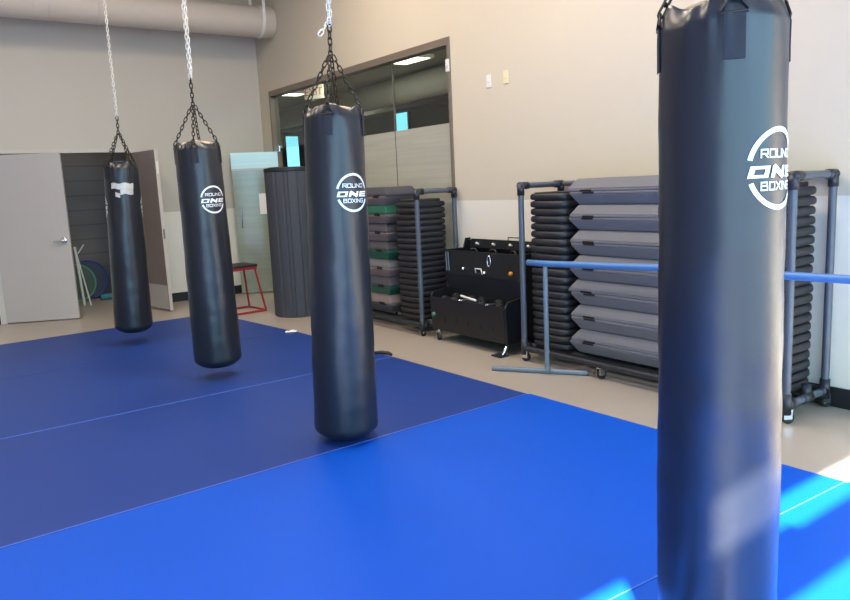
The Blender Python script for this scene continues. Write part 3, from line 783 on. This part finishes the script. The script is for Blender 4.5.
tag(MB().ball((xs - .022, ys + .985, .265), .022).build('massage_ball', M['green_ball'], smooth=True), 'small dull green ball at the left end of the black cart lower front', 'ball')
for y, z, wh in ((.78, .69, 'left of the stirrup handle'), (.475, .672, 'just below the carabiner ring')):
    t = tag(MB().lathe([(.001, -.03), (.016, -.026), (.02, -.012), (.012, 0), (.012, .02)], 16, (xs + .205, ys + y, z), 'x').build('chrome_knob', M['chrome'], smooth=True), 'small chrome knob on the cart upper front, %s' % wh, 'knob')
for i, (x, y, lab) in enumerate(((.34, .25, 'right'), (.34, .52, 'middle'), (.34, .80, 'left'))):
    t = thing('kettlebell', 'black kettlebell on the upper shelf of the cart, the %s one of three' % lab, 'kettlebell', (xs + x, ys + y, .7155), .3 * i, group='kettlebells in the black cart')
    MB().lathe([(.03, 0), (.052, .012), (.062, .05), (.05, .085), (.03, .1), (.001, .104)], 20).build('bell', M['rubber'], t, smooth=True)
    MB().tube([(0, -.03, .085), (0, -.036, .12), (0, -.02, .148), (0, .02, .148), (0, .036, .12), (0, .03, .085)], .01, 10).build('grip', M['cart'], t, smooth=True)

# ------------------------------------------------------------------ ballet barre
bt = thing('ballet_barre', 'free-standing ballet barre with blue rail on grey posts in front of the long rack', 'barre', (3.92, 3.92, 0))
MB().tube([(0, .165, .858), (0, -.02, .86), (.0, -1.03, .895), (0, -2.2, .912), (0, -3.0, .912)], .0235, 20).build('rail', M['barre'], bt, smooth=True)
for y, z, fa, fb in ((-.02, .858, (-.21, .38), (.19, -.26)), (-2.85, .912, (-.25, -2.85), (.25, -2.85))):
    MB().tube([(0, y, .03), (0, y, z - .012)], .0185, 16).build('post', M['steel_paint'], bt, smooth=True)
    MB().tube([(fa[0], fa[1], .02), (fb[0], fb[1], .02)], .02, 14).build('foot', M['steel_paint'], bt, smooth=True)

# ------------------------------------------------------------------ rolled mat, stool, storage items
rm = thing('rolled_mat', 'tall charcoal foam mat rolled up and standing on end by the glass door', 'mat', (3.87, 8.03, 0))
b = MB(); n = 120; prof = [(.285, 0), (.296, .012), (.296, 1.70), (.29, 1.715)]; rings = []
def groove(k):
    a = k * 3.0 % 360
    g = .0
    for c in (207, 228, 237, 261, 288, 330, 0, 33, 60, 90, 123, 150, 180):
        d = abs((a - c + 180) % 360 - 180)
        if d < 1.5: g = .010
    return g
for r, z in prof: rings.append([b.bm.verts.new(((r - groove(k)) * cos(R(k * 3.0)), (r - groove(k)) * sin(R(k * 3.0)), z)) for k in range(n)])
for A, B in zip(rings, rings[1:]):
    for k in range(n): b.bm.faces.new((A[k], A[(k + 1) % n], B[(k + 1) % n], B[k]))
b.bm.faces.new(rings[0][::-1]); b.bm.faces.new(rings[-1])
sharp_smooth(b.build('foam_roll', M['rollmat'], rm, smooth=True), 30)
MB().lathe([(.298, 1.705), (.300, 1.71), (.300, 1.745), (.294, 1.752), (.22, 1.745), (.03, 1.735)], 60).build('dark_rim', M['rubber'], rm, smooth=True)
sp = MB(); sp.tube([(.04 * 0 + (.04 + .0062 * k) * cos(k * .28), (.04 + .0062 * k) * sin(k * .28), 1.755) for k in range(38)], .006, 6); sp.build('spiral_edge', M['rollmat'], rm)

st = thing('plyo_stool', 'red steel plyometric stool with black top in front of the glass door', 'stool', (3.42, 8.78, 0), R(4))
hs, ht, hz = .23, .155, .57
legp = [(sx, sy) for sx in (-1, 1) for sy in (-1, 1)]
for sx, sy in legp: MB().tube([(sx * hs, sy * hs, .012), (sx * ht, sy * ht, hz)], .0125, 10).build('leg', M['red'], st)
b = MB(); 
for (a, c) in (((-1, -1), (1, -1)), ((1, -1), (1, 1)), ((1, 1), (-1, 1)), ((-1, 1), (-1, -1))):
    b.tube([(a[0] * hs, a[1] * hs, .013), (c[0] * hs, c[1] * hs, .013)], .0125, 10)
b.build('base_frame', M['red'], st)
MB().box(-.18, .18, -.18, .18, hz - .035, hz).build('top_frame', M['red'], st, bevel=.004)
MB().box(-.185, .185, -.185, .185, hz, hz + .03).build('top_pad', M['stool_top'], st, bevel=.004)

def ring_disc(x, z, r, y0, tilt, m1, m2, lab):
    t = thing('hoop', lab, 'hoop', (x, y0, 0)); t.rotation_euler = (tilt, 0, 0)
    MB().tube([(r * cos(a), 0, r + .012 + r * sin(a)) for a in [2 * pi * k / 48 for k in range(48)]], .014, 8, closed=True).build('rim', M[m1], t, smooth=True)
    MB().lathe([(.001, -.003), (r - .008, -.003), (r - .008, .003), (.001, .003)], 48, (0, 0, r + .012), 'y').build('mesh_disc', M[m2], t)
ring_disc(2.27, 0, .285, 11.86, -.14, 'hoop_blue', 'disc_blue', 'large blue-rimmed hoop leaning on the storage room wall')
ring_disc(2.08, 0, .27, 11.70, -.17, 'hoop_green', 'disc_green', 'green-rimmed hoop leaning in front of the blue one in the storage room')
tag(MB().tube([(2.36, 11.55, .045), (2.95, 11.62, .045)], .045, 14).build('foam_roller', M['teal'], smooth=True), 'teal foam roller lying on the storage room floor by the hoops', 'foam roller')
fs = thing('folding_stand', 'white folded stand leaning in the doorway beside the left door leaf', 'stand', (2.06, 11.2, 0))
MB().tube([(.0, .0, .0), (-.03, .06, .84)], .018, 12).build('leg', M['white_pl'], fs, smooth=True)
MB().tube([(.075, -.06, .0), (-.02, .05, .74)], .011, 10).build('leg', M['white_pl'], fs, smooth=True)
MB().tube([(-.0, .05, .74), (.09, .05, .86)], .009, 10).build('arm', M['white_pl'], fs, smooth=True)

# ------------------------------------------------------------------ light
sunl = bpy.data.lights.new('sun', 'SUN'); sunl.energy = 40.0; sunl.angle = R(.53); sunl.color = (1, .93, .82)
so = bpy.data.objects.new('sun', sunl); C.objects.link(so)
dirv = Vector((.64, .77, -.834)).normalized(); so.rotation_euler = dirv.to_track_quat('-Z', 'Y').to_euler()
W = bpy.data.worlds.new('world'); S.world = W; W.use_nodes = True
wn = W.node_tree; bg = wn.nodes['Background']; bg.inputs[1].default_value = 5.0
tc = wn.nodes.new('ShaderNodeTexCoord'); sx = wn.nodes.new('ShaderNodeSeparateXYZ'); wn.links.new(tc.outputs['Generated'], sx.inputs[0])
rmp = wn.nodes.new('ShaderNodeValToRGB'); mr = wn.nodes.new('ShaderNodeMapRange'); mr.inputs[1].default_value = -1; mr.inputs[2].default_value = 1
wn.links.new(sx.outputs['Z'], mr.inputs[0]); wn.links.new(mr.outputs[0], rmp.inputs[0]); wn.links.new(rmp.outputs[0], bg.inputs[0])
el = rmp.color_ramp.elements
el[0].position = .47; el[0].color = (.47, .52, .56, 1)     # sunlit paving outside
el[1].position = .5; el[1].color = (.42, .78, 1.0, 1)      # sky
e3 = el.new(1.0); e3.color = (.55, .82, 1.0, 1)
for i in range(4):
    x0, x1 = mull[i] + .04, mull[i + 1] - .04
    for z0, z1 in ((.14, 3.56), (3.755, 4.07)):
        l = bpy.data.lights.new('window_portal', 'AREA'); l.shape = 'RECTANGLE'; l.size = x1 - x0; l.size_y = z1 - z0; l.cycles.is_portal = True
        o = bpy.data.objects.new('window_portal', l); C.objects.link(o); o.location = ((x0 + x1) / 2, FY - .01, (z0 + z1) / 2); o.rotation_euler = (R(90), 0, 0)
def lamp(x, y, z, sx, sy, e, col, name='ceiling_lamp', rot=(0, 0, 0)):
    l = bpy.data.lights.new(name, 'AREA'); l.shape = 'RECTANGLE'; l.size = sx; l.size_y = sy; l.energy = e; l.color = col
    o = bpy.data.objects.new(name, l); C.objects.link(o); o.location = (x, y, z); o.rotation_euler = rot
WARM = (1, .84, .66)
for x, y, e in ((2.9, 3.7, 72), (.4, 3.6, 50), (3.1, 6.6, 50), (.2, 6.8, 54)):
    lamp(x, y, CZ - .04, .6, 1.2, e, WARM)
lamp(2.3, 11.3, 2.66, .3, .3, 4.0, (1, .94, .86))
lamp(6.3, 7.0, 3.47, .6, 1.2, 34, (1, .95, .85)); lamp(6.3, 11.0, 3.47, .6, 1.2, 34, (1, .95, .85)); lamp(8.6, 15.5, 3.47, .6, 1.2, 34, (1, .95, .85))

# ------------------------------------------------------------------ view
S.view_settings.view_transform = 'Standard'; S.view_settings.look = 'None'; S.view_settings.exposure = 0.55; S.view_settings.gamma = 1.0; S.view_settings.use_curve_mapping = False
S.cycles.use_denoising = True; S.cycles.max_bounces = 8; S.cycles.transparent_max_bounces = 12; S.cycles.sample_clamp_indirect = 8
